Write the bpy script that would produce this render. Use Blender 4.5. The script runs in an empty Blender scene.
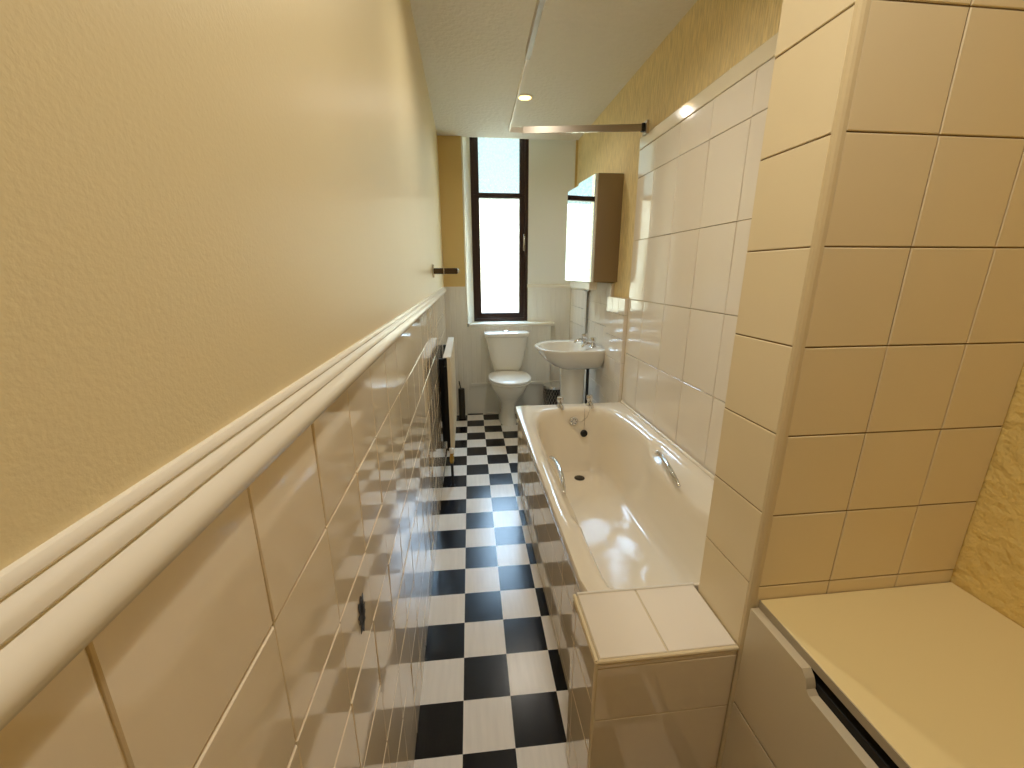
import bpy, bmesh, math, random
from mathutils import Vector, Matrix
random.seed(7)
PI = math.pi
S = bpy.context.scene
C = S.collection

# ------------------------------------------------------------------ camera, world, sun, exposure
F_PX, PITCH, YAW, ROLL = 406.288, 0.267461, 0.110492, -0.00193
cam = bpy.data.cameras.new('camera'); co = bpy.data.objects.new('camera', cam); C.objects.link(co)
cam.sensor_width = 36; cam.lens = F_PX / 1024 * 36; cam.clip_start = 0.01; cam.clip_end = 200
fw = Vector((math.sin(YAW) * math.cos(PITCH), math.cos(YAW) * math.cos(PITCH), -math.sin(PITCH)))
r0 = Vector((math.cos(YAW), -math.sin(YAW), 0)); u0 = r0.cross(fw)
rt = r0 * math.cos(ROLL) + u0 * math.sin(ROLL); up = -r0 * math.sin(ROLL) + u0 * math.cos(ROLL)
m3 = Matrix((rt, up, -fw)).transposed()
co.matrix_world = Matrix.Translation((0, 0, 1.35)) @ m3.to_4x4()
S.camera = co

w = bpy.data.worlds.new('sky'); S.world = w; w.use_nodes = True
bg = w.node_tree.nodes['Background']
bg.inputs[1].default_value = 1.0          # hazy pale band at the horizon, bright blue sky higher up
wtc = w.node_tree.nodes.new('ShaderNodeTexCoord'); wsp = w.node_tree.nodes.new('ShaderNodeSeparateXYZ'); wcr = w.node_tree.nodes.new('ShaderNodeValToRGB')
w.node_tree.links.new(wtc.outputs['Generated'], wsp.inputs[0]); w.node_tree.links.new(wsp.outputs[2], wcr.inputs[0]); w.node_tree.links.new(wcr.outputs[0], bg.inputs[0])
wcr.color_ramp.elements[0].position = .0; wcr.color_ramp.elements[0].color = (.60, .82, .78, 1)
wcr.color_ramp.elements[1].position = .62; wcr.color_ramp.elements[1].color = (10.5, 16.0, 22.0, 1)
e_ = wcr.color_ramp.elements.new(.30); e_.color = (.62, .95, .90, 1)

sun = bpy.data.lights.new('sun', 'SUN'); sun.energy = 4; sun.angle = 0.01; sun.color = (1, .93, .8)
so = bpy.data.objects.new('sun', sun); C.objects.link(so); so.rotation_euler = (math.radians(52), 0, math.radians(-14))

# window portal (guides daylight sampling only)
pl = bpy.data.lights.new('window_portal', 'AREA'); pl.shape = 'RECTANGLE'; pl.size = .56; pl.size_y = 1.75
pl.cycles.is_portal = True
po = bpy.data.objects.new('window_portal', pl); C.objects.link(po); po.location = (.33, 4.13, 1.75)
po.rotation_euler = (math.radians(-90), 0, 0)

S.view_settings.view_transform = 'Standard'; S.view_settings.look = 'None'
S.view_settings.gamma = 1; S.view_settings.use_curve_mapping = False
S.view_settings.exposure = 0.72
S.cycles.diffuse_bounces = 8; S.cycles.max_bounces = 14
LAMP_COL = (1.0, .945, .85)
LAMPS = [(.422, 3.01, 8), (.30, 1.60, 12), (.22, .36, 19)]    # x, y, watts

# ------------------------------------------------------------------ helpers
def lin(c):
    return tuple((x / 12.92 if x <= .04045 else ((x + .055) / 1.055) ** 2.4) for x in [v / 255 for v in c]) + (1,)

def mat(name, col, rough=.5, metal=0, bump=None, coat=0, spec=.5, vary=None, emit=None, trans=0, ior=None):
    m = bpy.data.materials.new(name); m.use_nodes = True
    nt = m.node_tree; b = nt.nodes['Principled BSDF']
    b.inputs['Base Color'].default_value = lin(col); b.inputs['Roughness'].default_value = rough
    b.inputs['Metallic'].default_value = metal; b.inputs['Specular IOR Level'].default_value = spec
    b.inputs['Coat Weight'].default_value = coat; b.inputs['Coat Roughness'].default_value = .04
    if trans: b.inputs['Transmission Weight'].default_value = trans
    if ior: b.inputs['IOR'].default_value = ior
    tc = nt.nodes.new('ShaderNodeTexCoord')
    if vary:                                           # (scale, amount)
        n = nt.nodes.new('ShaderNodeTexNoise'); n.inputs['Scale'].default_value = vary[0]; n.inputs['Detail'].default_value = 4
        nt.links.new(tc.outputs['Object'], n.inputs['Vector'])
        mx = nt.nodes.new('ShaderNodeMix'); mx.data_type = 'RGBA'
        c = lin(col); mx.inputs[6].default_value = tuple(v * (1 - vary[1]) for v in c[:3]) + (1,)
        mx.inputs[7].default_value = tuple(min(1, v * (1 + vary[1])) for v in c[:3]) + (1,)
        nt.links.new(n.outputs[0], mx.inputs[0]); nt.links.new(mx.outputs[2], b.inputs['Base Color'])
    if bump:                                           # (scale xyz, strength, distance)
        mp = nt.nodes.new('ShaderNodeMapping'); mp.inputs['Scale'].default_value = bump[0]
        n = nt.nodes.new('ShaderNodeTexNoise'); n.inputs['Scale'].default_value = 1; n.inputs['Detail'].default_value = 3
        bp = nt.nodes.new('ShaderNodeBump'); bp.inputs['Strength'].default_value = bump[1]; bp.inputs['Distance'].default_value = bump[2]
        nt.links.new(tc.outputs['Object'], mp.inputs[0]); nt.links.new(mp.outputs[0], n.inputs['Vector'])
        nt.links.new(n.outputs[0], bp.inputs['Height']); nt.links.new(bp.outputs[0], b.inputs['Normal'])
    if emit:
        b.inputs['Emission Color'].default_value = tuple(emit[0]) + (1,); b.inputs['Emission Strength'].default_value = emit[1]
    return m

M = {}
M['plaster'] = mat('cream_plaster', (230, 214, 170), .38, bump=((260, 260, 260), .22, .0012), vary=(3, .03))
M['paper'] = mat('cream_stripe_wallpaper', (234, 216, 166), .6, bump=((30, 110, 12), 1, .008))
def streaks(m, col, sc, amt):
    nt = m.node_tree; b = nt.nodes['Principled BSDF']; tc = nt.nodes.new('ShaderNodeTexCoord'); mp = nt.nodes.new('ShaderNodeMapping'); mp.inputs['Scale'].default_value = sc
    n = nt.nodes.new('ShaderNodeTexNoise'); n.inputs['Scale'].default_value = 1; n.inputs['Detail'].default_value = 3
    mr = nt.nodes.new('ShaderNodeMapRange'); mr.inputs['From Min'].default_value = .35; mr.inputs['From Max'].default_value = .65
    mx = nt.nodes.new('ShaderNodeMix'); mx.data_type = 'RGBA'; c = lin(col)
    mx.inputs[6].default_value = tuple(v * (1 - amt) for v in c[:3]) + (1,); mx.inputs[7].default_value = tuple(min(1, v * (1 + amt * .5)) for v in c[:3]) + (1,)
    nt.links.new(tc.outputs['Object'], mp.inputs[0]); nt.links.new(mp.outputs[0], n.inputs['Vector']); nt.links.new(n.outputs[0], mr.inputs[0])
    nt.links.new(mr.outputs[0], mx.inputs[0]); nt.links.new(mx.outputs[2], b.inputs['Base Color'])
streaks(M['paper'], (236, 214, 158), (30, 130, 14), .17)
M['alcove'] = mat('yellow_woodchip', (228, 202, 128), .6, bump=((45, 45, 45), 1, .009), vary=(12, .10))
M['mustard'] = mat('mustard_paint', (212, 184, 120), .6)
M['ceil'] = mat('ceiling_paint', (226, 220, 206), .7, bump=((38, 38, 38), .9, .006), vary=(30, .03))
M['reveal'] = mat('pale_reveal_paint', (236, 238, 234), .5)
M['tile'] = mat('white_glazed_tile', (232, 218, 192), .06, bump=((9, 9, 9), .12, .004), coat=.3, vary=(4, .02))
M['tile_pier'] = mat('cream_glazed_tile', (232, 217, 182), .16, bump=((12, 12, 12), .1, .002), vary=(4, .03))
M['tile_bath'] = mat('white_bath_tile', (238, 229, 214), .09, bump=((9, 9, 9), .12, .004), coat=.3, vary=(4, .02))
M['darkchrome'] = mat('dark_chrome', (92, 82, 72), .25, 1)
M['grout'] = mat('pale_grout', (214, 200, 168), .8)
M['grout_dark'] = mat('brown_grout', (128, 104, 66), .9)
M['trimpaint'] = mat('white_gloss_paint', (236, 229, 212), .22)
M['bead'] = mat('tile_trim_plastic', (214, 196, 156), .35)
M['board'] = mat('beadboard_paint', (233, 229, 218), .3)
M['bath'] = mat('cream_acrylic', (238, 228, 208), .1, coat=.4)
M['ceramic'] = mat('white_ceramic', (235, 230, 218), .07, coat=.5)
M['chrome'] = mat('chrome', (215, 215, 215), .1, 1)
M['steel'] = mat('brushed_steel', (158, 143, 122), .42, 1, bump=((4, 4, 400), .15, .0005))
M['dark'] = mat('dark_brown_frame', (52, 32, 26), .3)
M['black'] = mat('black_rubber', (14, 13, 13), .5)
M['mirror'] = mat('mirror_glass', (235, 240, 240), .02, 1)
M['alu'] = mat('satin_aluminium', (190, 180, 165), .3, 1)
M['whiteplastic'] = mat('white_plastic', (240, 236, 226), .25)
M['lid'] = mat('cream_laminate', (236, 218, 164), .4)
M['panel'] = mat('pale_laminate', (205, 192, 164), .4)
M['edge'] = mat('grey_edge_band', (170, 160, 140), .4)
M['rad'] = mat('radiator_enamel', (230, 218, 190), .3)
M['brass'] = mat('brass', (214, 178, 96), .25, 1)
M['pipegrey'] = mat('grey_pipe', (150, 148, 140), .35, .6)
M['lens'] = mat('lamp_lens', (255, 230, 170), .4, emit=((1, .62, .20), 3.0))
M['darkbin'] = mat('dark_mesh_metal', (70, 66, 60), .35, .8)
M['silver'] = mat('silver_foil', (120, 112, 105), .3, .8)
M['inside'] = mat('inside_shade', (20, 18, 16), .8)  # near-black colour standing for shade in gaps and hollows

# checkerboard vinyl
def floor_mat():
    m = bpy.data.materials.new('checkerboard_vinyl'); m.use_nodes = True
    nt = m.node_tree; b = nt.nodes['Principled BSDF']
    tc = nt.nodes.new('ShaderNodeTexCoord'); mp = nt.nodes.new('ShaderNodeMapping')
    s = 0.15425
    mp.vector_type = 'TEXTURE'
    mp.inputs['Location'].default_value = (-.04044, 1.6365 + s, .03); mp.inputs['Rotation'].default_value = (0, 0, -.01026)
    mp.inputs['Scale'].default_value = (s, s, s)
    ck = nt.nodes.new('ShaderNodeTexChecker'); ck.inputs['Scale'].default_value = 1
    ck.inputs[1].default_value = lin((238, 232, 222)); ck.inputs[2].default_value = lin((12, 11, 15))
    nt.links.new(tc.outputs['Object'], mp.inputs[0]); nt.links.new(mp.outputs[0], ck.inputs[0])
    mp2 = nt.nodes.new('ShaderNodeMapping'); mp2.inputs['Scale'].default_value = (60, 6, 1)
    n = nt.nodes.new('ShaderNodeTexNoise'); n.inputs['Scale'].default_value = 1; n.inputs['Detail'].default_value = 5
    nt.links.new(tc.outputs['Object'], mp2.inputs[0]); nt.links.new(mp2.outputs[0], n.inputs['Vector'])
    cr = nt.nodes.new('ShaderNodeMapRange'); cr.inputs['To Min'].default_value = .90; cr.inputs['To Max'].default_value = 1.12
    nt.links.new(n.outputs[0], cr.inputs[0])
    mx = nt.nodes.new('ShaderNodeMix'); mx.data_type = 'RGBA'; mx.blend_type = 'MULTIPLY'; mx.inputs[0].default_value = 1
    nt.links.new(ck.outputs[0], mx.inputs[6]); nt.links.new(cr.outputs[0], mx.inputs[7]); nt.links.new(mx.outputs[2], b.inputs['Base Color'])
    b.inputs['Roughness'].default_value = .22; b.inputs['Specular IOR Level'].default_value = .38
    bp = nt.nodes.new('ShaderNodeBump'); bp.inputs['Strength'].default_value = .08; bp.inputs['Distance'].default_value = .002
    nt.links.new(n.outputs[0], bp.inputs['Height']); nt.links.new(bp.outputs[0], b.inputs['Normal'])
    return m
M['floor'] = floor_mat()

def glass_mat():
    m = bpy.data.materials.new('obscure_glass'); m.use_nodes = True
    nt = m.node_tree; nt.nodes.clear()
    out = nt.nodes.new('ShaderNodeOutputMaterial')
    tr = nt.nodes.new('ShaderNodeBsdfTransparent'); tr.inputs[0].default_value = (.97, .99, .98, 1)
    tl = nt.nodes.new('ShaderNodeBsdfTranslucent'); tl.inputs[0].default_value = (.95, .97, .96, 1)
    gl = nt.nodes.new('ShaderNodeBsdfGlossy'); gl.inputs['Roughness'].default_value = .08
    tc = nt.nodes.new('ShaderNodeTexCoord'); vo = nt.nodes.new('ShaderNodeTexVoronoi'); vo.inputs['Scale'].default_value = 55
    nt.links.new(tc.outputs['Object'], vo.inputs['Vector'])
    bp = nt.nodes.new('ShaderNodeBump'); bp.inputs['Strength'].default_value = .6; bp.inputs['Distance'].default_value = .004
    nt.links.new(vo.outputs[0], bp.inputs['Height'])
    nt.links.new(bp.outputs[0], gl.inputs['Normal']); nt.links.new(bp.outputs[0], tl.inputs['Normal'])
    mr = nt.nodes.new('ShaderNodeMapRange'); mr.inputs['From Max'].default_value = .8; mr.inputs['To Min'].default_value = .0; mr.inputs['To Max'].default_value = .03
    nt.links.new(vo.outputs[0], mr.inputs[0])
    m2 = nt.nodes.new('ShaderNodeMapRange'); m2.inputs['From Max'].default_value = .8; m2.inputs['To Min'].default_value = .99; m2.inputs['To Max'].default_value = .86
    nt.links.new(vo.outputs[0], m2.inputs[0]); nt.links.new(m2.outputs[0], tr.inputs[0])
    a = nt.nodes.new('ShaderNodeMixShader'); nt.links.new(mr.outputs[0], a.inputs[0])
    nt.links.new(tr.outputs[0], a.inputs[1]); nt.links.new(tl.outputs[0], a.inputs[2])
    c = nt.nodes.new('ShaderNodeMixShader'); c.inputs[0].default_value = .06
    nt.links.new(a.outputs[0], c.inputs[1]); nt.links.new(gl.outputs[0], c.inputs[2]); nt.links.new(c.outputs[0], out.inputs[0])
    return m
M['glass'] = glass_mat()

def facade_mat():
    m = bpy.data.materials.new('sandstone_blocks'); m.use_nodes = True
    nt = m.node_tree; b = nt.nodes['Principled BSDF']; b.inputs['Roughness'].default_value = .9
    tc = nt.nodes.new('ShaderNodeTexCoord'); mp = nt.nodes.new('ShaderNodeMapping'); mp.inputs['Rotation'].default_value = (PI / 2, 0, 0)
    br = nt.nodes.new('ShaderNodeTexBrick'); br.inputs['Scale'].default_value = 1.0; br.inputs['Brick Width'].default_value = .7; br.inputs['Row Height'].default_value = .32
    br.inputs['Mortar Size'].default_value = .012
    br.inputs[1].default_value = lin((204, 188, 156)); br.inputs[2].default_value = lin((190, 172, 138)); br.inputs[3].default_value = lin((160, 142, 112))
    nt.links.new(tc.outputs['Object'], mp.inputs[0]); nt.links.new(mp.outputs[0], br.inputs[0]); nt.links.new(br.outputs[0], b.inputs['Base Color'])
    return m
M['stone'] = facade_mat()

class MB:
    """collects shapes, builds one mesh object"""
    def __init__(s): s.v = []; s.f = []; s.mi = []; s.sm = []
    def add(s, vs, fs, mi=0, smooth=False):
        o = len(s.v); s.v += [tuple(v) for v in vs]
        for f in fs: s.f.append(tuple(i + o for i in f)); s.mi.append(mi); s.sm.append(smooth)
        return s
    def box(s, x0, x1, y0, y1, z0, z1, mi=0, b=0):
        if b <= 0:
            vs = [(x, y, z) for z in (z0, z1) for y in (y0, y1) for x in (x0, x1)]
            return s.add(vs, [(0, 2, 3, 1), (4, 5, 7, 6), (0, 1, 5, 4), (2, 6, 7, 3), (0, 4, 6, 2), (1, 3, 7, 5)], mi)
        bm = bmesh.new(); bmesh.ops.create_cube(bm, size=1)
        for v in bm.verts: v.co = Vector(((x0 + x1) / 2 + v.co.x * (x1 - x0), (y0 + y1) / 2 + v.co.y * (y1 - y0), (z0 + z1) / 2 + v.co.z * (z1 - z0)))
        bmesh.ops.bevel(bm, geom=bm.edges[:], offset=b, segments=2, affect='EDGES', profile=.5)
        bm.verts.index_update(); s.add([v.co[:] for v in bm.verts], [[v.index for v in f.verts] for f in bm.faces], mi); bm.free(); return s
    def tube(s, pts, r, n=12, mi=0, cap=True):
        pts = [Vector(p) for p in pts]; rs = r if isinstance(r, (list, tuple)) else [r] * len(pts)
        vs = []; fs = []; prev = None
        for i, p in enumerate(pts):
            t = ((pts[min(i + 1, len(pts) - 1)] - pts[max(i - 1, 0)])).normalized()
            if prev is None: a = t.orthogonal().normalized()
            else: a = (prev - t * prev.dot(t)).normalized()
            prev = a; bb = t.cross(a)
            for k in range(n):
                an = 2 * PI * k / n; vs.append(p + (a * math.cos(an) + bb * math.sin(an)) * rs[i])
        for i in range(len(pts) - 1):
            for k in range(n): fs.append((i * n + k, i * n + (k + 1) % n, (i + 1) * n + (k + 1) % n, (i + 1) * n + k))
        s.add(vs, fs, mi, True)
        if cap:
            o = (len(pts) - 1) * n
            s.add(vs[:n], [tuple(range(n))[::-1]], mi); s.add(vs[o:], [tuple(range(n))], mi)
        return s
    def lathe(s, cx, cy, prof, n=32, mi=0, axis='z', cz=0):
        """prof: (radius, height) list"""
        rings = []
        for r, h in prof:
            ring = []
            for k in range(n):
                a = 2 * PI * k / n; c, q = r * math.cos(a), r * math.sin(a)
                if axis == 'z': ring.append((cx + c, cy + q, cz + h))
                elif axis == 'x': ring.append((cx + h, cy + c, cz + q))
                else: ring.append((cx + q, cy + h, cz + c))
            rings.append(ring)
        return s.rings(rings, mi)
    def rings(s, rings, mi=0, cap0=True, cap1=True, smooth=True):
        n = len(rings[0]); vs = [p for r in rings for p in r]; fs = []
        for i in range(len(rings) - 1):
            for k in range(n): fs.append((i * n + k, i * n + (k + 1) % n, (i + 1) * n + (k + 1) % n, (i + 1) * n + k))
        if cap0: fs.append(tuple(range(n))[::-1])
        if cap1: fs.append(tuple(range((len(rings) - 1) * n, len(rings) * n)))
        s.add(vs, fs, mi, smooth); return s
    def prism(s, pts, d, mi=0):
        """polygon pts (3d) extruded by vector d"""
        n = len(pts); a = [Vector(p) for p in pts]; b = [p + Vector(d) for p in a]
        s.add(a + b, [tuple(range(n))[::-1], tuple(range(n, 2 * n))] + [(i, (i + 1) % n, n + (i + 1) % n, n + i) for i in range(n)], mi); return s
    def build(s, name, mats, parent=None, loc=None, weld=False):
        me = bpy.data.meshes.new(name); me.from_pydata(s.v, [], s.f)
        for m in (mats if isinstance(mats, (list, tuple)) else [mats]): me.materials.append(m)
        for p, mi, sm in zip(me.polygons, s.mi, s.sm): p.material_index = mi; p.use_smooth = sm
        bm = bmesh.new(); bm.from_mesh(me)
        if weld: bmesh.ops.remove_doubles(bm, verts=bm.verts, dist=1e-5)
        bmesh.ops.recalc_face_normals(bm, faces=bm.faces); bm.to_mesh(me); bm.free()
        if any(s.sm):
            try: me.set_sharp_from_angle(angle=math.radians(38))
            except Exception: pass
        o = bpy.data.objects.new(name, me); C.objects.link(o)
        if parent is not None:
            o.parent = parent
            if parent.type == 'EMPTY' or parent.location.length:
                o.matrix_parent_inverse = Matrix.Translation(parent.location).inverted()
        return o

def tag(o, label, cat, group=None):
    o['label'] = label; o['category'] = cat
    if group: o['group'] = group
    return o
def thing(name, label, cat, loc, group=None):
    o = bpy.data.objects.new(name, None); C.objects.link(o); o.location = loc; o.empty_display_size = .05
    return tag(o, label, cat, group)
def struct(o): o['kind'] = 'structure'; return o

def tiles(mb, org, U, V, N, us, vs, gap=.002, t=.006, bev=.0012, tilt=.0015, mi_t=0, mi_g=1):
    """glazed tiles between the cut lines us x vs (metres along U and V) standing proud of a grout bed along N"""
    org, U, V, N = Vector(org), Vector(U), Vector(V), Vector(N)
    g = t * .55
    P = lambda a, b, c: org + U * a + V * b + N * c
    vv = [P(us[0], vs[0], 0), P(us[-1], vs[0], 0), P(us[-1], vs[-1], 0), P(us[0], vs[-1], 0), P(us[0], vs[0], g), P(us[-1], vs[0], g), P(us[-1], vs[-1], g), P(us[0], vs[-1], g)]
    mb.add(vv, [(0, 1, 2, 3), (4, 5, 6, 7), (0, 1, 5, 4), (1, 2, 6, 5), (2, 3, 7, 6), (3, 0, 4, 7)], mi_g)
    for i in range(len(us) - 1):
        for j in range(len(vs) - 1):
            a0, a1, b0, b1 = us[i] + gap / 2, us[i + 1] - gap / 2, vs[j] + gap / 2, vs[j + 1] - gap / 2
            if a1 - a0 < .006 or b1 - b0 < .006: continue
            ta, tb = random.uniform(-tilt, tilt), random.uniform(-tilt, tilt)
            h = lambda a, b: t + (a - (a0 + a1) / 2) * ta + (b - (b0 + b1) / 2) * tb
            lo = [P(a, b, g * .5) for a, b in ((a0, b0), (a1, b0), (a1, b1), (a0, b1))]
            mid = [P(a, b, h(a, b) - bev) for a, b in ((a0, b0), (a1, b0), (a1, b1), (a0, b1))]
            hi = [P(a, b, h(a, b)) for a, b in ((a0 + bev, b0 + bev), (a1 - bev, b0 + bev), (a1 - bev, b1 - bev), (a0 + bev, b1 - bev))]
            fs = [(8, 9, 10, 11)]
            for k in range(4):
                fs += [(k, (k + 1) % 4, 4 + (k + 1) % 4, 4 + k), (4 + k, 4 + (k + 1) % 4, 8 + (k + 1) % 4, 8 + k)]
            mb.add(lo + mid + hi, fs, mi_t)
    return mb
def cuts(a, b, start, step):
    r = [a]; x = start
    while x <= a + .004: x += step
    while x < b - .004: r.append(x); x += step
    return r + [b]

def ring_polar(cx, cy, z, axm, axp, aym, ayp, n, N=96, nyp=None, zf=None):
    """closed ring; half sizes to -x,+x,-y,+y; exponent n (nyp on the +y half)"""
    out = []
    A, B = (axm + axp) / 2, (aym + ayp) / 2
    for k in range(N):
        t = 2 * PI * k / N; ph = math.atan2(B * math.sin(t), A * math.cos(t))
        c, s = math.cos(ph), math.sin(ph)
        a = axp if c > 0 else axm; b = ayp if s > 0 else aym
        e = nyp if (nyp and s > 0) else n
        r = (abs(c / a) ** e + abs(s / b) ** e) ** (-1 / e)
        x, y = cx + r * c, cy + r * s
        out.append((x, y, zf(x, y) if zf else z))
    return out

# ------------------------------------------------------------------ room shell
XL, YB, ZC = -.194, 3.84, 2.45            # left wall, back wall, ceiling
YN = -1.3                                  # wall behind the camera
struct(MB().box(-.4, 1.3, YN - .1, 4.3, -.1, 0).build('floor', M['floor']))
struct(MB().box(-.4, 1.3, YN - .1, 3.86, ZC, ZC + .25).build('ceiling', M['ceil']))
wl = struct(MB().box(-.35, XL, YN - .1, 4.3, 0, 2.7).build('wall_left', M['plaster']))
wr = struct(MB().box(1.005, 1.25, .74, 4.3, 0, 2.7).build('wall_right', M['paper']))
wal = struct(MB().box(1.045, 1.25, YN - .1, .72, 0, 2.7).build('wall_alcove', M['alcove']))
struct(MB().box(-.4, 1.3, YN - .2, YN, 0, 2.7).build('wall_near', M['plaster']))
# back wall with splayed window recess (plan polygons extruded up)
bk = MB()
bk.prism([(XL - .05, YB, 0), (.0, YB, 0), (.068, 4.02, 0), (.068, 4.3, 0), (XL - .05, 4.3, 0)], (0, 0, 2.75), 0)
bk.prism([(.985, YB, 0), (1.1, YB, 0), (1.1, 4.3, 0), (.602, 4.3, 0), (.602, 4.02, 0)], (0, 0, 2.75), 0)
bk.box(.0, 1.0, 3.865, 4.3, 2.6, 2.75)
o = bk.build('wall_back', [M['mustard'], M['reveal']]); struct(o)
for p in o.data.polygons:
    c = p.center
    if .0 < c.x < .97 and abs(p.normal.z) < .5 and c.y < 4.15: p.material_index = 1
    if p.normal.z < -.5 and c.z > 2: p.material_index = 1
# apron under the sill
struct(MB().box(.03, .80, YB - .004, 4.2, 0, .858).box(-.004, .03, YB - .001, 4.2, 0, .858).build('wall_apron', M['board']))

# beadboard panelling below the dado
def bead(pts_from, pts_to, z0, z1, name, parent, w=.045):
    a, b = Vector(pts_from), Vector(pts_to); L = (b - a).length; d = (b - a) / L; nrm = Vector((d.y, -d.x, 0))
    k = max(1, round(L / w)); st = L / k; pr = []
    for i in range(k):
        for u, h in ((0, .0045), (.004, .0065), (.010, .007), (st - .010, .007), (st - .004, .0065)): pr.append((i * st + u, h))
    pr.append((L, .0045))
    mb = MB(); n = len(pr); vs = []
    for z in (z0, z1):
        for u, h in pr: vs.append(a + d * u + nrm * h + Vector((0, 0, z)))
    fs = [(i, i + 1, n + i + 1, n + i) for i in range(n - 1)]
    q = len(vs); vs += [a + Vector((0, 0, z0)), b + Vector((0, 0, z0)), b + Vector((0, 0, z1)), a + Vector((0, 0, z1))]
    fs += [(q, q + 3, q + 2, q + 1), tuple(range(n)) + (q + 1, q), tuple(range(2 * n - 1, n - 1, -1)) + (q + 3, q + 2)]
    mb.add(vs, fs); return mb.build(name, M['board'], parent)
wb = o
bead((XL, YB, 0), (-.002, YB, 0), 0, 1.215, 'beadboard', wb)
bead((.605, 4.014, 0), (.985, YB - .003, 0), 0, 1.215, 'beadboard', wb)
bead((.034, YB - .0045, 0), (.798, YB - .0045, 0), .315, .857, 'beadboard', wb)
# dado caps on the back wall
tr1 = MB()
tr1.box(XL, -.001, YB - .012, YB, 1.215, 1.228)
struct(tr1.build('trim_1', M['board']))
d = Vector((.38, -.177, 0)).normalized(); nn = Vector((d.y, -d.x, 0))
a, b = Vector((.603, 4.016, 1.212)), Vector((.985, 3.838, 1.212))
struct(MB().prism([a, b, b + nn * .024, a + nn * .024], (0, 0, .03)).build('trim_2', M['trimpaint']))
# batten low on the apron
struct(MB().box(.022, .93, YB - .022, YB - .0035, .285, .315, b=.003).build('trim_3', M['board']))
# sill
struct(MB().box(.02, .835, YB - .02, 4.06, .86, .888, b=.004).build('trim_4', M['trimpaint']))

# left wall: tiles, moulded dado rail
us = cuts(YN, YB - .01, .1790 - 0.1512 * 10, .1512)
vs = cuts(0, 1.182, 1.0335 - .1512 * 6, .1512)
mb = tiles(MB(), (XL, 0, 0), (0, 1, 0), (0, 0, 1), (1, 0, 0), us, vs, tilt=.010, gap=.0028)
tl = mb.build('tiles', [M['tile'], M['grout']], wl)
prof = [(0, 1.180), (.008, 1.180), (.015, 1.184), (.0185, 1.191), (.0182, 1.199), (.0135, 1.2055), (.0105, 1.2085), (.0095, 1.2095), (.0112, 1.212), (.0108, 1.217), (.0085, 1.2205), (.0055, 1.2225), (.0048, 1.2235), (.0062, 1.2255), (.0058, 1.229), (.0035, 1.2315), (0, 1.232)]
rail = MB(); n = len(prof)
vv = [(XL + p, YN, z) for p, z in prof] + [(XL + p, YB - .001, z) for p, z in prof]
rail.add(vv, [(i, i + 1, n + i + 1, n + i) for i in range(n - 1)] + [tuple(range(n)), tuple(range(2 * n - 1, n - 1, -1)), (0, n, 2 * n - 1, n - 1)], 0, True)
struct(rail.build('trim_5', M['trimpaint']))

# right wall: bath tiles, painted board over them, half height tiles behind the basin
mb = tiles(MB(), (1.005, 0, 0), (0, 1, 0), (0, 0, 1), (-1, 0, 0), cuts(.83, 2.415, 2.205 - .245 * 5, .245), cuts(.50, 2.0, 1.858 - .331 * 4, .331), tilt=.006, t=.024, gap=.003)
bt = mb.build('tiles', [M['tile_bath'], M['grout']], wr)
struct(MB().box(.978, 1.004, .83, 2.415, 2.001, 2.062, b=.003).build('trim_6', mat('glossy_cream_trim', (236, 226, 200), .13, coat=.6)))
mb = tiles(MB(), (1.005, 0, 0), (0, 1, 0), (0, 0, 1), (-1, 0, 0), cuts(2.42, 2.735, 2.42, .105), cuts(0, 1.195, .045, .15), tilt=.004, t=.045)
mb.build('splashback_tiles', [M['tile_bath'], M['grout']], wr)
mb = tiles(MB(), (1.005, 0, 0), (0, 1, 0), (0, 0, 1), (-1, 0, 0), cuts(2.737, 3.36, 2.737, .105), cuts(0, 1.28, .08, .15), tilt=.004, t=.024)
mb.build('splashback_tiles', [M['tile_bath'], M['grout']], wr)
mb = tiles(MB(), (1.005, 0, 0), (0, 1, 0), (0, 0, 1), (-1, 0, 0), cuts(3.362, 3.835, 3.362, .105), cuts(0, 1.205, .005, .15), tilt=.004, t=.024)
mb.build('splashback_tiles', [M['tile_bath'], M['grout']], wr)
struct(MB().box(.972, 1.004, 3.362, 3.836, 1.207, 1.232, b=.003).build('trim_7', M['trimpaint']))

# pier between bath and alcove
YP0, YP1, XP = .638, .812, .577
pier = struct(MB().box(XP, 1.044, YP0 + .006, YP1, 0, ZC).build('wall_pier', M['grout_dark']))
zc = cuts(0, ZC, .722 - .167 * 4, .167)
mb = tiles(MB(), (XP, 0, 0), (0, 1, 0), (0, 0, 1), (-1, 0, 0), [YP0 + .012, YP1], zc, t=.006, tilt=.003, gap=.0025)
mb.build('tiles', [M['tile_pier'], M['grout_dark']], pier)
mb = tiles(MB(), (0, YP0 + .006, 0), (1, 0, 0), (0, 0, 1), (0, -1, 0), [XP + .006, .745, .906, 1.044], zc, t=.006, tilt=.003, gap=.0025)
mb.build('tiles', [M['tile_pier'], M['grout_dark']], pier)
q = MB(); arc = [(XP + .0065, YP0 - .0005), (XP + .001, YP0 + .0005), (XP - .003, YP0 + .003), (XP - .006, YP0 + .007), (XP - .0065, YP0 + .0125), (XP + .0065, YP0 + .0125)]
q.prism([(x, y, 0) for x, y in arc], (0, 0, ZC)); q.build('corner_trim', M['bead'], pier)

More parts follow.
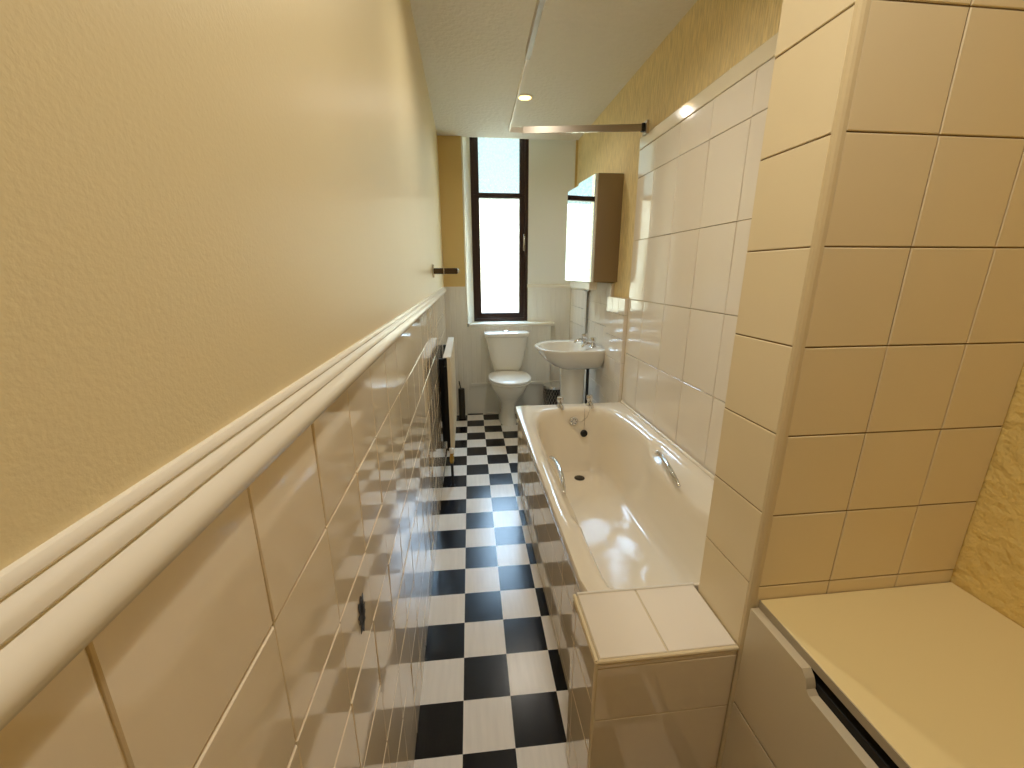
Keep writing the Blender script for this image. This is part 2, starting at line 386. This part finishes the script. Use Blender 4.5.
# ------------------------------------------------------------------ window
wf = MB()
Y0, Y1 = 4.03, 4.09
fx0, fx1, fz0, fz1 = .066, .604, .888, 2.60
wx = struct(MB().box(fx0, fx0 + .035, Y0, Y1, fz0, fz1).box(fx1 - .035, fx1, Y0, Y1, fz0, fz1).box(fx0 + .035, fx1 - .035, Y0, Y1, fz0, fz0 + .03).box(fx0 + .035, fx1 - .035, Y0, Y1, fz1 - .04, fz1).build('window_1', M['dark']))
def sash(x0, x1, z0, z1, bw, bb):
    m = MB(); y0, y1 = Y0 + .008, Y1 - .008
    m.box(x0, x0 + bw, y0, y1, z0, z1, b=.004).box(x1 - bw, x1, y0, y1, z0, z1, b=.004).box(x0 + bw - .003, x1 - bw + .003, y0, y1, z0, z0 + bb, b=.004).box(x0 + bw - .003, x1 - bw + .003, y0, y1, z1 - .026, z1, b=.004)
    m.build('sash', M['dark'], wx)
    MB().box(x0 + bw - .004, x1 - bw + .004, Y0 + .03, Y0 + .034, z0 + bb - .004, z1 - .022).build('pane', M['glass'], wx)
sash(fx0 + .035, fx1 - .035, fz0 + .03, 2.036, .048, .050)
sash(fx0 + .035, fx1 - .035, 2.036, fz1 - .04, .048, .020)
hd = MB().box(.556, .572, Y0 - .006, Y0 + .01, 1.55, 1.70, b=.003).tube([(.564, Y0 - .01, 1.69), (.564, Y0 - .03, 1.68), (.564, Y0 - .032, 1.60)], .006)
hd.build('window_handle', M['chrome'], wx)
# white jamb lining seen on the left of the frame
struct(MB().prism([(.002, YB + .003, .888), (.012, YB + .003, .888), (.075, 4.02, .888), (.066, 4.028, .888)], (0, 0, 1.71)).build('trim_8', M['trimpaint']))

# sandstone building across the street, sunlit
fo = MB().box(-14, 16, 11.0, 14, -6, 3.12).build('building', M['stone'])
tag(fo, 'sunlit pale sandstone building seen blurred through the lower window pane', 'building')
gr = struct(MB().box(-20, 20, 4.4, 11, -6.2, -6).build('ground_outside', mat('grey_asphalt', (120, 118, 112), .9)))

# ------------------------------------------------------------------ bath
bath = thing('bathtub', 'cream acrylic bathtub with chrome grips set in a tiled surround', 'bathtub', (.63, 1.6, 0))
cx, cy = .6335, 1.6
def bell(y, a, b, s=.07):
    f = lambda t: max(0, min(1, t)); sm = lambda t: t * t * (3 - 2 * t)
    return sm(f((y - a) / s)) * sm(f((b - y) / s))
def R(xl, xr, yn, yf, z, n, nf, drop=0, wide=0):
    def zf(x, y): return z - drop * bell(y, 1.14, 1.78)
    ring = ring_polar(cx, cy, z, cx - xl, xr - cx, cy - yn, yf - cy, n, 128, nf, zf)
    if wide:
        ring = [(x - wide * bell(y, 1.06, 1.82, .22) * (1 if x > cx else -.35) * min(1, abs(x - cx) / .2), y, z) for x, y, z in ring]
    return ring
YF = 2.382
rg = [R(.290, .974, .842, YF, .500, 80, 80), R(.283, .976, .837, YF, .512, 80, 80), R(.281, .977, .836, YF, .545, 80, 80), R(.284, .975, .838, YF - .002, .5505, 60, 60),
      R(.296, .958, .842, YF - .03, .5515, 40, 20), R(.318, .930, .845, YF - .055, .552, 30, 8),
      R(.334, .908, .848, YF - .072, .550, 30, 5.0, .006), R(.346, .893, .850, YF - .084, .543, 30, 4.3, .024, .004),
      R(.355, .884, .852, YF - .092, .530, 30, 4.2, .026, .034), R(.362, .878, .856, YF - .098, .505, 20, 4.2, .018, .042),
      R(.374, .866, .88, YF - .108, .44, 12, 4.2, 0, .032), R(.396, .850, .94, YF - .125, .34, 8, 4.2, 0, .014), R(.42, .834, 1.02, YF - .145, .24, 6, 4.4),
      R(.438, .82, 1.08, YF - .165, .195, 6, 5), R(.452, .805, 1.13, YF - .180, .175, 6, 5), R(.48, .785, 1.22, YF - .21, .168, 6, 5), R(.60, .66, 1.5, 2.0, .166, 3, 3)]
MB().rings(rg, 0, cap0=False, cap1=True).build('tub', M['bath'], bath)
# raised bead where the tub meets the wall tiles
MB().tube([(.966, .85, .556), (.966, YF - .01, .556)], .008, 10).build('upstand', M['bath'], bath)
mb = tiles(MB(), (.309, 0, 0), (0, 1, 0), (0, 0, 1), (-1, 0, 0), cuts(.842, 2.375, .842, .1512), cuts(0, .506, .04, .1512), tilt=.010, t=.010, gap=.0025)
mb.build('side_panel', [M['tile'], M['grout']], bath)
# end panel at the far end
MB().box(.311, .965, 2.355, 2.372, 0, .499).build('end_panel', M['board'], bath)
def grip(xs, sgn, dx=0, ar=.02):
    pts = []
    for i in range(15):
        t = i / 14; y = 1.385 + .32 * t; hgt = math.sin(PI * t) ** .6
        pts.append((xs - sgn * ar * hgt + dx * (1 - t), y, .520 + .028 * hgt))
    return MB().tube(pts, [.007 + .003 * math.sin(PI * i / 14) for i in range(15)], 12).build('grip', M['chrome'], bath)
grip(.885, 1, -.055, .008); grip(.367, -1, -.010, .010)
def pillar_tap(name_, x, y, z, parent, s=1.0, spout=(0, -1)):
    t = MB()
    t.lathe(x, y, [(.024 * s, 0), (.024 * s, .005 * s), (.017 * s, .010 * s), (.013 * s, .018 * s), (.013 * s, .030 * s), (.018 * s, .034 * s), (.020 * s, .040 * s), (.020 * s, .058 * s), (.017 * s, .063 * s), (.004 * s, .065 * s)], 20, cz=z)
    dx, dy = spout
    t.tube([(x, y, z + .020 * s), (x + dx * .035 * s, y + dy * .035 * s, z + .024 * s), (x + dx * .06 * s, y + dy * .06 * s, z + .016 * s), (x + dx * .068 * s, y + dy * .068 * s, z + .002 * s)], [.010 * s, .009 * s, .009 * s, .008 * s])
    return t.build(name_, M['chrome'], parent)
pillar_tap('tap', .557, 2.338, .551, bath, 1.0); pillar_tap('tap', .745, 2.345, .551, bath, 1.0)
ov = MB().lathe(.628, 2.262, [(.004, -.004), (.012, -.006), (.022, -.005), (.027, 0), (.027, .012)], 24, axis='y', cz=.478).build('overflow', M['chrome'], bath)
h = MB()
for k in range(6):
    a = 2 * PI * k / 6; h.lathe(.628 + .014 * math.cos(a), 2.2565, [(.001, -.001), (.0035, -.001), (.0035, .004)], 8, axis='y', cz=.478 + .014 * math.sin(a))
h.build('overflow_holes', M['black'], bath)
MB().lathe(.640, 2.13, [(.001, .003), (.022, .003), (.030, .002), (.031, 0)], 24, cz=.169).lathe(.640, 2.13, [(.001, .0045), (.019, .0045), (.020, .001)], 20, cz=.169).build('drain', M['darkbin'], bath)
MB().tube([(.735, 2.318, .552), (.735, 2.290, .545), (.71, 2.265, .50), (.675, 2.258, .475), (.632, 2.256, .478)], .0016, 6).tube([(.70, 2.29, .548), (.694, 2.262, .50), (.690, 2.252, .43)], .0016, 6).build('chain', M['alu'], bath)
MB().lathe(.690, 2.238, [(.002, -.002), (.018, -.001), (.022, .004), (.022, .014)], 20, axis='y', cz=.404).build('plug', M['black'], bath)

# tiled ledge at the near end of the bath
ledge = thing('tiled_ledge', 'small boxed ledge of white tiles at near end of bath beside pier', 'ledge', (.41, .74, 0))
lx0, lx1, ly0, ly1, lz = .247, .569, .645, .832, .562
MB().box(lx0 + .006, lx1, ly0 + .006, ly1, 0, lz - .006).build('core', M['grout'], ledge)
mb = tiles(MB(), (0, 0, lz - .006), (1, 0, 0), (0, 1, 0), (0, 0, 1), [lx0 + .010, .410, lx1], [ly0 + .004, ly1], tilt=.002, gap=.004)
mb.build('top_tiles', [M['tile_bath'], M['grout']], ledge)
mb = tiles(MB(), (0, ly0 + .006, 0), (1, 0, 0), (0, 0, 1), (0, -1, 0), [lx0 + .004, lx1], [0, .195, .393, .540, lz - .010], tilt=.004, gap=.0025)
mb.build('front_tiles', [M['tile'], M['grout']], ledge)
mb = tiles(MB(), (lx0 + .006, 0, 0), (0, 1, 0), (0, 0, 1), (-1, 0, 0), [ly0 + .006, .80, ly1], [0, .135, .285, .435, lz - .012], tilt=.008, gap=.0025)
mb.build('side_tiles', [M['tile'], M['grout']], ledge)
e = MB(); e.tube([(lx0 + .004, ly0 + .002, lz - .004), (lx0 + .004, ly1, lz - .004)], .0045, 8); e.tube([(lx0 + .004, ly0 + .003, lz - .006), (lx1, ly0 + .003, lz - .006)], .0045, 8); e.tube([(lx0 + .003, ly0 + .003, 0), (lx0 + .003, ly0 + .003, lz - .004)], .0045, 8)
e.build('edge_trim', M['tile_pier'], ledge)
MB().tube([(lx0 + .01, ly1 - .001, lz), (lx1, ly1 - .001, lz)], .004, 8).build('sealant', M['whiteplastic'], ledge)

# ------------------------------------------------------------------ cupboard in the alcove
cup = thing('low_cupboard', 'low cream cupboard with notched drawer front filling the alcove', 'cupboard', (.8, -.1, 0))
MB().box(.592, 1.040, -.85, .634, .0, .655).build('carcass', M['inside'], cup)  # coloured near-black for the shade seen through the notch
MB().box(.590, 1.043, -.86, .636, .672, .692, b=.002).build('top', M['lid'], cup)
MB().box(.5885, .5915, -.86, .636, .6735, .6905).build('edge_band', M['edge'], cup)
def drawer(z0, z1, notch):
    zs = z1
    if notch:
        y1, y0, dp = .500, -.02, .034
        pts = [(.634, z0), (.634, z1), (y1, z1)]
        for i in range(7): a = i / 6 * PI / 2; pts.append((y1 - .010 - .006 * math.sin(a), z1 - .010 - (dp - .010) * (1 - math.cos(a)) * .0 - (dp - .016) * i / 6))
        pts += [(y1 - .024, z1 - dp), (y0 + .024, z1 - dp), (y0, z1 - .01), (y0, z1), (-.85, z1), (-.85, z0)]
    else: pts = [(.634, z0), (.634, z1), (-.85, z1), (-.85, z0)]
    return MB().prism([(.570, y, z) for y, z in pts], (.018, 0, 0)).build('drawer_front', M['panel'], cup)
drawer(.424, .674, True); drawer(.10, .418, False)
MB().box(.60, .612, -.85, .634, 0, .098).build('plinth', M['panel'], cup)
MB().box(.589, .5915, -.85, .634, .10, .655).build('gap_shade', M['inside'], cup)  # dark sheet painting the shade behind the drawer gaps

# ------------------------------------------------------------------ toilet
T = thing('toilet', 'white close-coupled toilet with tapered cistern under the window', 'toilet', (.36, 3.5, 0))
tx = .362
def TR(w, yf, yb, z, n=2.3, nb=4): return ring_polar(tx, (yf + yb) / 2 + .04, z, w, w, (yf + yb) / 2 + .04 - yf, yb - (yf + yb) / 2 - .04, n, 48, nb)
MB().rings([TR(.084, 3.46, 3.78, 0, 3), TR(.082, 3.465, 3.78, .02, 3), TR(.070, 3.48, 3.78, .06, 3), TR(.066, 3.48, 3.78, .14, 2.6), TR(.082, 3.44, 3.79, .21, 2.4), TR(.125, 3.34, 3.80, .29, 2.3), TR(.160, 3.25, 3.80, .36, 2.2), TR(.172, 3.215, 3.80, .405, 2.2), TR(.174, 3.21, 3.80, .425, 2.2), TR(.165, 3.22, 3.79, .432, 2.2)]).build('pan', M['ceramic'], T)
MB().rings([TR(.172, 3.205, 3.62, .434, 2.2, 3), TR(.182, 3.195, 3.635, .438, 2.2, 3), TR(.184, 3.192, 3.635, .448, 2.2, 3), TR(.178, 3.2, 3.63, .453, 2.2, 3)]).build('seat', M['whiteplastic'], T)
MB().rings([TR(.176, 3.20, 3.63, .4545, 2.2, 3), TR(.184, 3.19, 3.64, .459, 2.2, 3), TR(.184, 3.19, 3.64, .468, 2.2, 3), TR(.174, 3.20, 3.632, .476, 2.2, 3), TR(.10, 3.28, 3.58, .480, 2.2, 3)]).build('seat_lid', M['whiteplastic'], T)
def cis(w, d, z, n=7): return ring_polar(tx, 3.745, z, w, w, d, .085, n, 48)
MB().rings([cis(.10, .07, .433), cis(.118, .09, .47), cis(.133, .105, .50), cis(.160, .112, .60), cis(.180, .116, .70), cis(.194, .118, .785)]).build('cistern', M['ceramic'], T)
MB().rings([cis(.196, .121, .786), cis(.207, .128, .790), cis(.209, .130, .812), cis(.204, .126, .822), cis(.19, .115, .826)]).build('cistern_lid', M['ceramic'], T)
MB().lathe(tx, 3.735, [(.024, 0), (.024, .006), (.02, .009), (.004, .010)], 20, cz=.826).build('flush_button', M['chrome'], T)
for q_ in (-.06, .06): MB().lathe(tx + q_, 3.60, [(.006, 0), (.006, .03)], 10, cz=.44).build('hinge', M['chrome'], T)

# ------------------------------------------------------------------ basin
Bn = thing('pedestal_basin', 'white pedestal basin with two chrome taps against the right wall', 'basin', (.80, 2.95, 0))
bx0, by0 = .73, 2.95
def BR(xf, hw, z, xb=.978, cxx=None, nb=9):
    N = 72; out = []; ccx = cxx or bx0
    for k in range(N):
        t = 2 * PI * k / N; ph = math.atan2(hw * math.sin(t), .24 * math.cos(t)); c, s = math.cos(ph), math.sin(ph)
        a = (xb - ccx) if c > 0 else (ccx - xf); e = nb if c > 0 else 2.1
        # smooth blend of exponent
        r = (abs(c / a) ** e + abs(s / hw) ** e) ** (-1 / e); out.append((ccx + r * c, by0 + r * s, z))
    return out
MB().rings([BR(.70, .09, .665, .955), BR(.665, .14, .670, .966), BR(.62, .185, .69, .974), BR(.575, .215, .725, .977), BR(.535, .235, .765), BR(.510, .246, .800), BR(.500, .250, .812), BR(.502, .250, .820), BR(.512, .245, .823), BR(.530, .22, .8215, .885, nb=3.2), BR(.540, .205, .815, .872, nb=2.8), BR(.548, .198, .800, .866, nb=2.6), BR(.575, .175, .75, .85, nb=2.4), BR(.62, .13, .71, .82, nb=2.2), BR(.69, .05, .695, .77, nb=2)]).build('bowl', M['ceramic'], Bn)
def PR(xf, hw, z): return BR(xf, hw, z, .868, .79, 6)
MB().rings([PR(.675, .125, 0), PR(.68, .12, .03), PR(.70, .098, .10), PR(.705, .092, .40), PR(.698, .10, .60), PR(.685, .115, .668)]).build('pedestal', M['ceramic'], Bn)
pillar_tap('tap', .905, 3.045, .822, Bn, 1.15, (-1, 0)); pillar_tap('tap', .912, 2.855, .822, Bn, 1.15, (-1, 0))
MB().lathe(.70, by0, [(.001, .002), (.018, .002), (.02, 0)], 16, cz=.696).build('drain', M['chrome'], Bn)
pp = MB().tube([(.885, 2.86, 0), (.885, 2.86, .66)], .011, 12).build('gap_pipe', M['black'], Bn)  # black tube standing in for the dark gap behind the pedestal
# slim grey pipe on the splashback
tag(MB().tube([(.970, 3.235, .84), (.970, 3.235, 1.205)], .009, 10).box(.958, .980, 3.20, 3.30, 1.202, 1.214, b=.002).build('slim_pipe', M['pipegrey']), 'slim grey vertical pipe on the white splashback between basin and mirror cabinet', 'pipe')

# ------------------------------------------------------------------ mirror cabinet
K = thing('mirror_cabinet', 'brushed steel wall cabinet with mirrored doors above the basin', 'cabinet', (.92, 3.03, 1.28))
kx0, kx1, ky0, ky1, kz0, kz1 = .838, 1.0045, 2.695, 3.31, 1.288, 1.945
XF = lambda y: kx0 + .004 - (y - ky0) * .004           # front skewed slightly so the mirrors reflect the window
MB().prism([(XF(ky0), ky0, kz0), (kx1, ky0, kz0), (kx1, ky1, kz0), (XF(ky1), ky1, kz0)], (0, 0, kz1 - kz0)).build('body', M['steel'], K)
for a, b in ((ky0, ky0 + .31), (ky0 + .313, ky1)):
    dd = MB().prism([(XF(a) - .016, a, kz0 + .002), (XF(a) - .001, a, kz0 + .002), (XF(b) - .001, b, kz0 + .002), (XF(b) - .040, b, kz0 + .002)], (0, 0, kz1 - kz0 - .004)).build('door', M['mirror'], K)  # door faces angled on purpose to bring the bright window into the mirrors
MB().box(kx0 - .045, kx0 - .040, ky0 + .275, ky0 + .305, kz0 + .018, kz0 + .024).build('door_pull', M['alu'], K)
MB().box(kx0 - .004, kx0 + .05, ky0 + .06, ky1 - .02, kz0 - .05, kz0 - .001, b=.003).build('light_strip', M['whiteplastic'], K)

# ------------------------------------------------------------------ shower curtain rail
SR = thing('shower_curtain_rail', 'angled aluminium shower curtain rail hanging over the bath', 'curtain rail', (.25, 2.42, 2.07))
zr, xr = 2.085, .252
MB().prism([(.237, 1.62, zr - .010), (.2455, 1.62, zr - .010), (.2625, 2.44, zr - .010), (.254, 2.44, zr - .010)], (0, 0, .020)).box(.262, .60, 2.432, 2.440, zr - .013, zr + .013, b=.002).build('inner_track', M['whiteplastic'], SR)
MB().prism([(.180, -.9, zr - .014), (.196, -.9, zr - .014), (.2495, 1.66, zr - .014), (.2335, 1.66, zr - .014)], (0, 0, .028)).build('long_track', M['alu'], SR)
MB().prism([(.33, 2.429, zr - .016), (.33, 2.443, zr - .016), (.965, 2.333, zr - .016), (.965, 2.319, zr - .016)], (0, 0, .032)).build('short_track', M['alu'], SR)
MB().box(.945, .962, 2.315, 2.338, zr - .019, zr + .019, b=.002).build('end_cap', M['black'], SR)
MB().box(.962, .9775, 2.30, 2.352, zr - .034, zr + .030, b=.003).build('wall_bracket', M['alu'], SR)
MB().tube([(.219, .6, zr + .010), (.219, .6, ZC)], .006, 10).lathe(.219, .6, [(.02, 0), (.02, .006)], 16, cz=ZC - .006).build('ceiling_stay', M['alu'], SR)

# ------------------------------------------------------------------ ceiling lights
def downlight(x, y, wts, label):
    D = thing('ceiling_downlight', label, 'ceiling light', (x, y, ZC), 'recessed downlights')
    MB().lathe(x, y, [(.040, -.001), (.042, -.006), (.050, -.005), (.054, -.001), (.054, 0)], 32, cz=ZC).build('bezel', M['whiteplastic'], D)
    MB().lathe(x, y, [(.001, -.0055), (.038, -.0050), (.040, -.001)], 32, cz=ZC).build('lens', M['lens'], D)
    L = bpy.data.lights.new('downlight_lamp', 'SPOT'); L.energy = wts; L.spot_size = math.radians(165); L.spot_blend = 1.0; L.shadow_soft_size = .03; L.color = LAMP_COL
    lo = bpy.data.objects.new('downlight_lamp', L); C.objects.link(lo); lo.location = (x, y, ZC - .045); lo.parent = D
    lo.matrix_parent_inverse = Matrix.Translation(D.location).inverted()
for i, (x, y, wt) in enumerate(LAMPS):
    downlight(x, y, wt, ['warm glowing recessed downlight in the ceiling near the window', 'warm recessed downlight over the middle of the bath', 'warm recessed downlight in the ceiling near the alcove'][i])

# ------------------------------------------------------------------ radiator
RD = thing('radiator', 'narrow cream panel radiator standing off the left tiled wall', 'radiator', (-.14, 2.9, .1))
ra, rb, rz0, rz1 = 2.46, 3.25, .205, .848
MB().box(-.128, -.106, ra, rb, rz0, rz1, b=.004).build('panel', M['rad'], RD)
fin = MB()
k = 0
while ra + .03 + k * .03 < rb - .02:
    fin.box(-.1059, -.103, ra + .025 + k * .03, ra + .037 + k * .03, rz0 + .03, rz1 - .03, b=.001); k += 1
fin.build('flutes', M['rad'], RD)
MB().box(-.150, -.129, ra + .02, rb - .02, rz0 + .02, rz1 - .06).build('back_shade', M['inside'], RD)  # dark block painting the shaded gap behind the panel
MB().box(-.183, -.150, ra + .12, ra + .15, .25, rz1 - .03).build('bracket', M['black'], RD)
MB().box(-.183, -.150, rb - .15, rb - .12, .25, rz1 - .03).build('bracket', M['black'], RD)
MB().box(-.150, -.104, ra - .002, rb + .002, rz1, rz1 + .006, b=.001).build('top_grille', M['whiteplastic'], RD)
v = MB().lathe(-.122, 2.43, [(.012, 0), (.014, .01), (.014, .045), (.011, .05), (.011, .07)], 16, cz=.165).tube([(-.122, 2.435, .19), (-.117, 2.465, .23)], .009); v.build('valve', M['brass'], RD)
MB().lathe(-.122, 2.43, [(.015, 0), (.016, .004), (.015, .03), (.004, .033)], 16, cz=.235).build('valve_cap', M['whiteplastic'], RD)
MB().tube([(-.122, 2.43, 0), (-.122, 2.43, .16)], .009, 12).lathe(-.122, 2.43, [(.016, 0), (.016, .006)], 12).build('pipe', M['black'], RD)

# towel ring arm on the left wall
H = thing('towel_rail', 'short dark chrome towel arm on the left wall above the dado', 'towel rail', (-.19, 2.57, 1.36))
MB().box(-.1935, -.186, 2.545, 2.595, 1.322, 1.398, b=.002).build('wall_plate', M['chrome'], H)
MB().box(-.186, -.045, 2.562, 2.578, 1.343, 1.377, b=.004).build('arm', M['darkchrome'], H)
MB().box(-.128, -.124, 2.556, 2.584, 1.334, 1.386, b=.001).build('collar', M['chrome'], H)
MB().lathe(-.045, 2.57, [(.012, 0), (.013, .004), (.010, .009), (.002, .011)], 16, axis='x', cz=1.36).build('end_knob', M['chrome'], H)

# sticker on left tiles: small dark bird-like motif
STX = XL + .0072
def sticker():
    m = MB(); y0, z0 = .572, .806
    def leaf(ay, az, by_, bz_, wd):
        wd *= 2.1; a = Vector((STX, y0 + ay * 1.7, z0 + az)); b = Vector((STX, y0 + by_ * 1.7, z0 + bz_)); d = (b - a); n = Vector((0, -d.z, d.y)).normalized()
        P = [a + d * t + n * w_ * wd for t, w_ in ((0, .2), (.25, .9), (.55, 1), (.85, .5), (1, 0), (.85, -.5), (.55, -1), (.25, -.9), (0, -.2))]
        m.prism(P, (.0006, 0, 0))
    for (a) in [(0, .0, -.008, .032, .003), (.0, .0, .0, .036, .0035), (0, .0, .008, .030, .003), (0, -.004, -.012, .010, .0025), (0, -.004, .012, .006, .003), (0, -.008, -.011, -.004, .0022), (0, -.008, .011, -.008, .003), (0, -.004, 0, -.036, .0028), (0, -.012, -.009, -.026, .0022), (0, -.012, .008, -.022, .0026)]: leaf(*a)
    return m.build('wall_sticker', M['darkbin'])
tag(sticker(), 'small dark feathery sticker stuck on the left wall tiles', 'sticker')

# ------------------------------------------------------------------ bin and toilet brush
Bi = thing('waste_bin', 'small dark metal mesh waste bin behind the basin pedestal', 'bin', (.80, 3.66, 0))
MB().lathe(.80, 3.66, [(.001, .003), (.085, .003), (.087, .0), (.095, .30), (.093, .30), (.084, .006)], 32).build('bucket', M['darkbin'], Bi)
wv = MB()
for k in range(22):
    for s_ in (1, -1):
        pts = [(.80 + (.0875 + .008 * t) * math.cos(2 * PI * k / 22 + s_ * t * 1.3), 3.66 + (.0875 + .008 * t) * math.sin(2 * PI * k / 22 + s_ * t * 1.3), .01 + .28 * t) for t in [i / 6 for i in range(7)]]
        wv.tube(pts, .0016, 4, cap=False)
wv.build('mesh_weave', M['alu'], Bi)
MB().lathe(.80, 3.66, [(.094, .295), (.101, .298), (.103, .312), (.098, .322), (.06, .334), (.002, .338)], 32).build('lid', M['chrome'], Bi)
TB = thing('toilet_brush', 'dark grey toilet brush holder in the corner beyond the radiator', 'toilet brush', (-.07, 3.72, 0))
MB().lathe(-.068, 3.72, [(.034, 0), (.036, .006), (.030, .012), (.030, .29), (.027, .295), (.006, .297)], 24).build('holder', M['darkbin'], TB)
MB().tube([(-.075, 3.72, .296), (-.084, 3.72, .345), (-.088, 3.72, .37)], [.006, .006, .005], 10).build('handle', M['black'], TB)
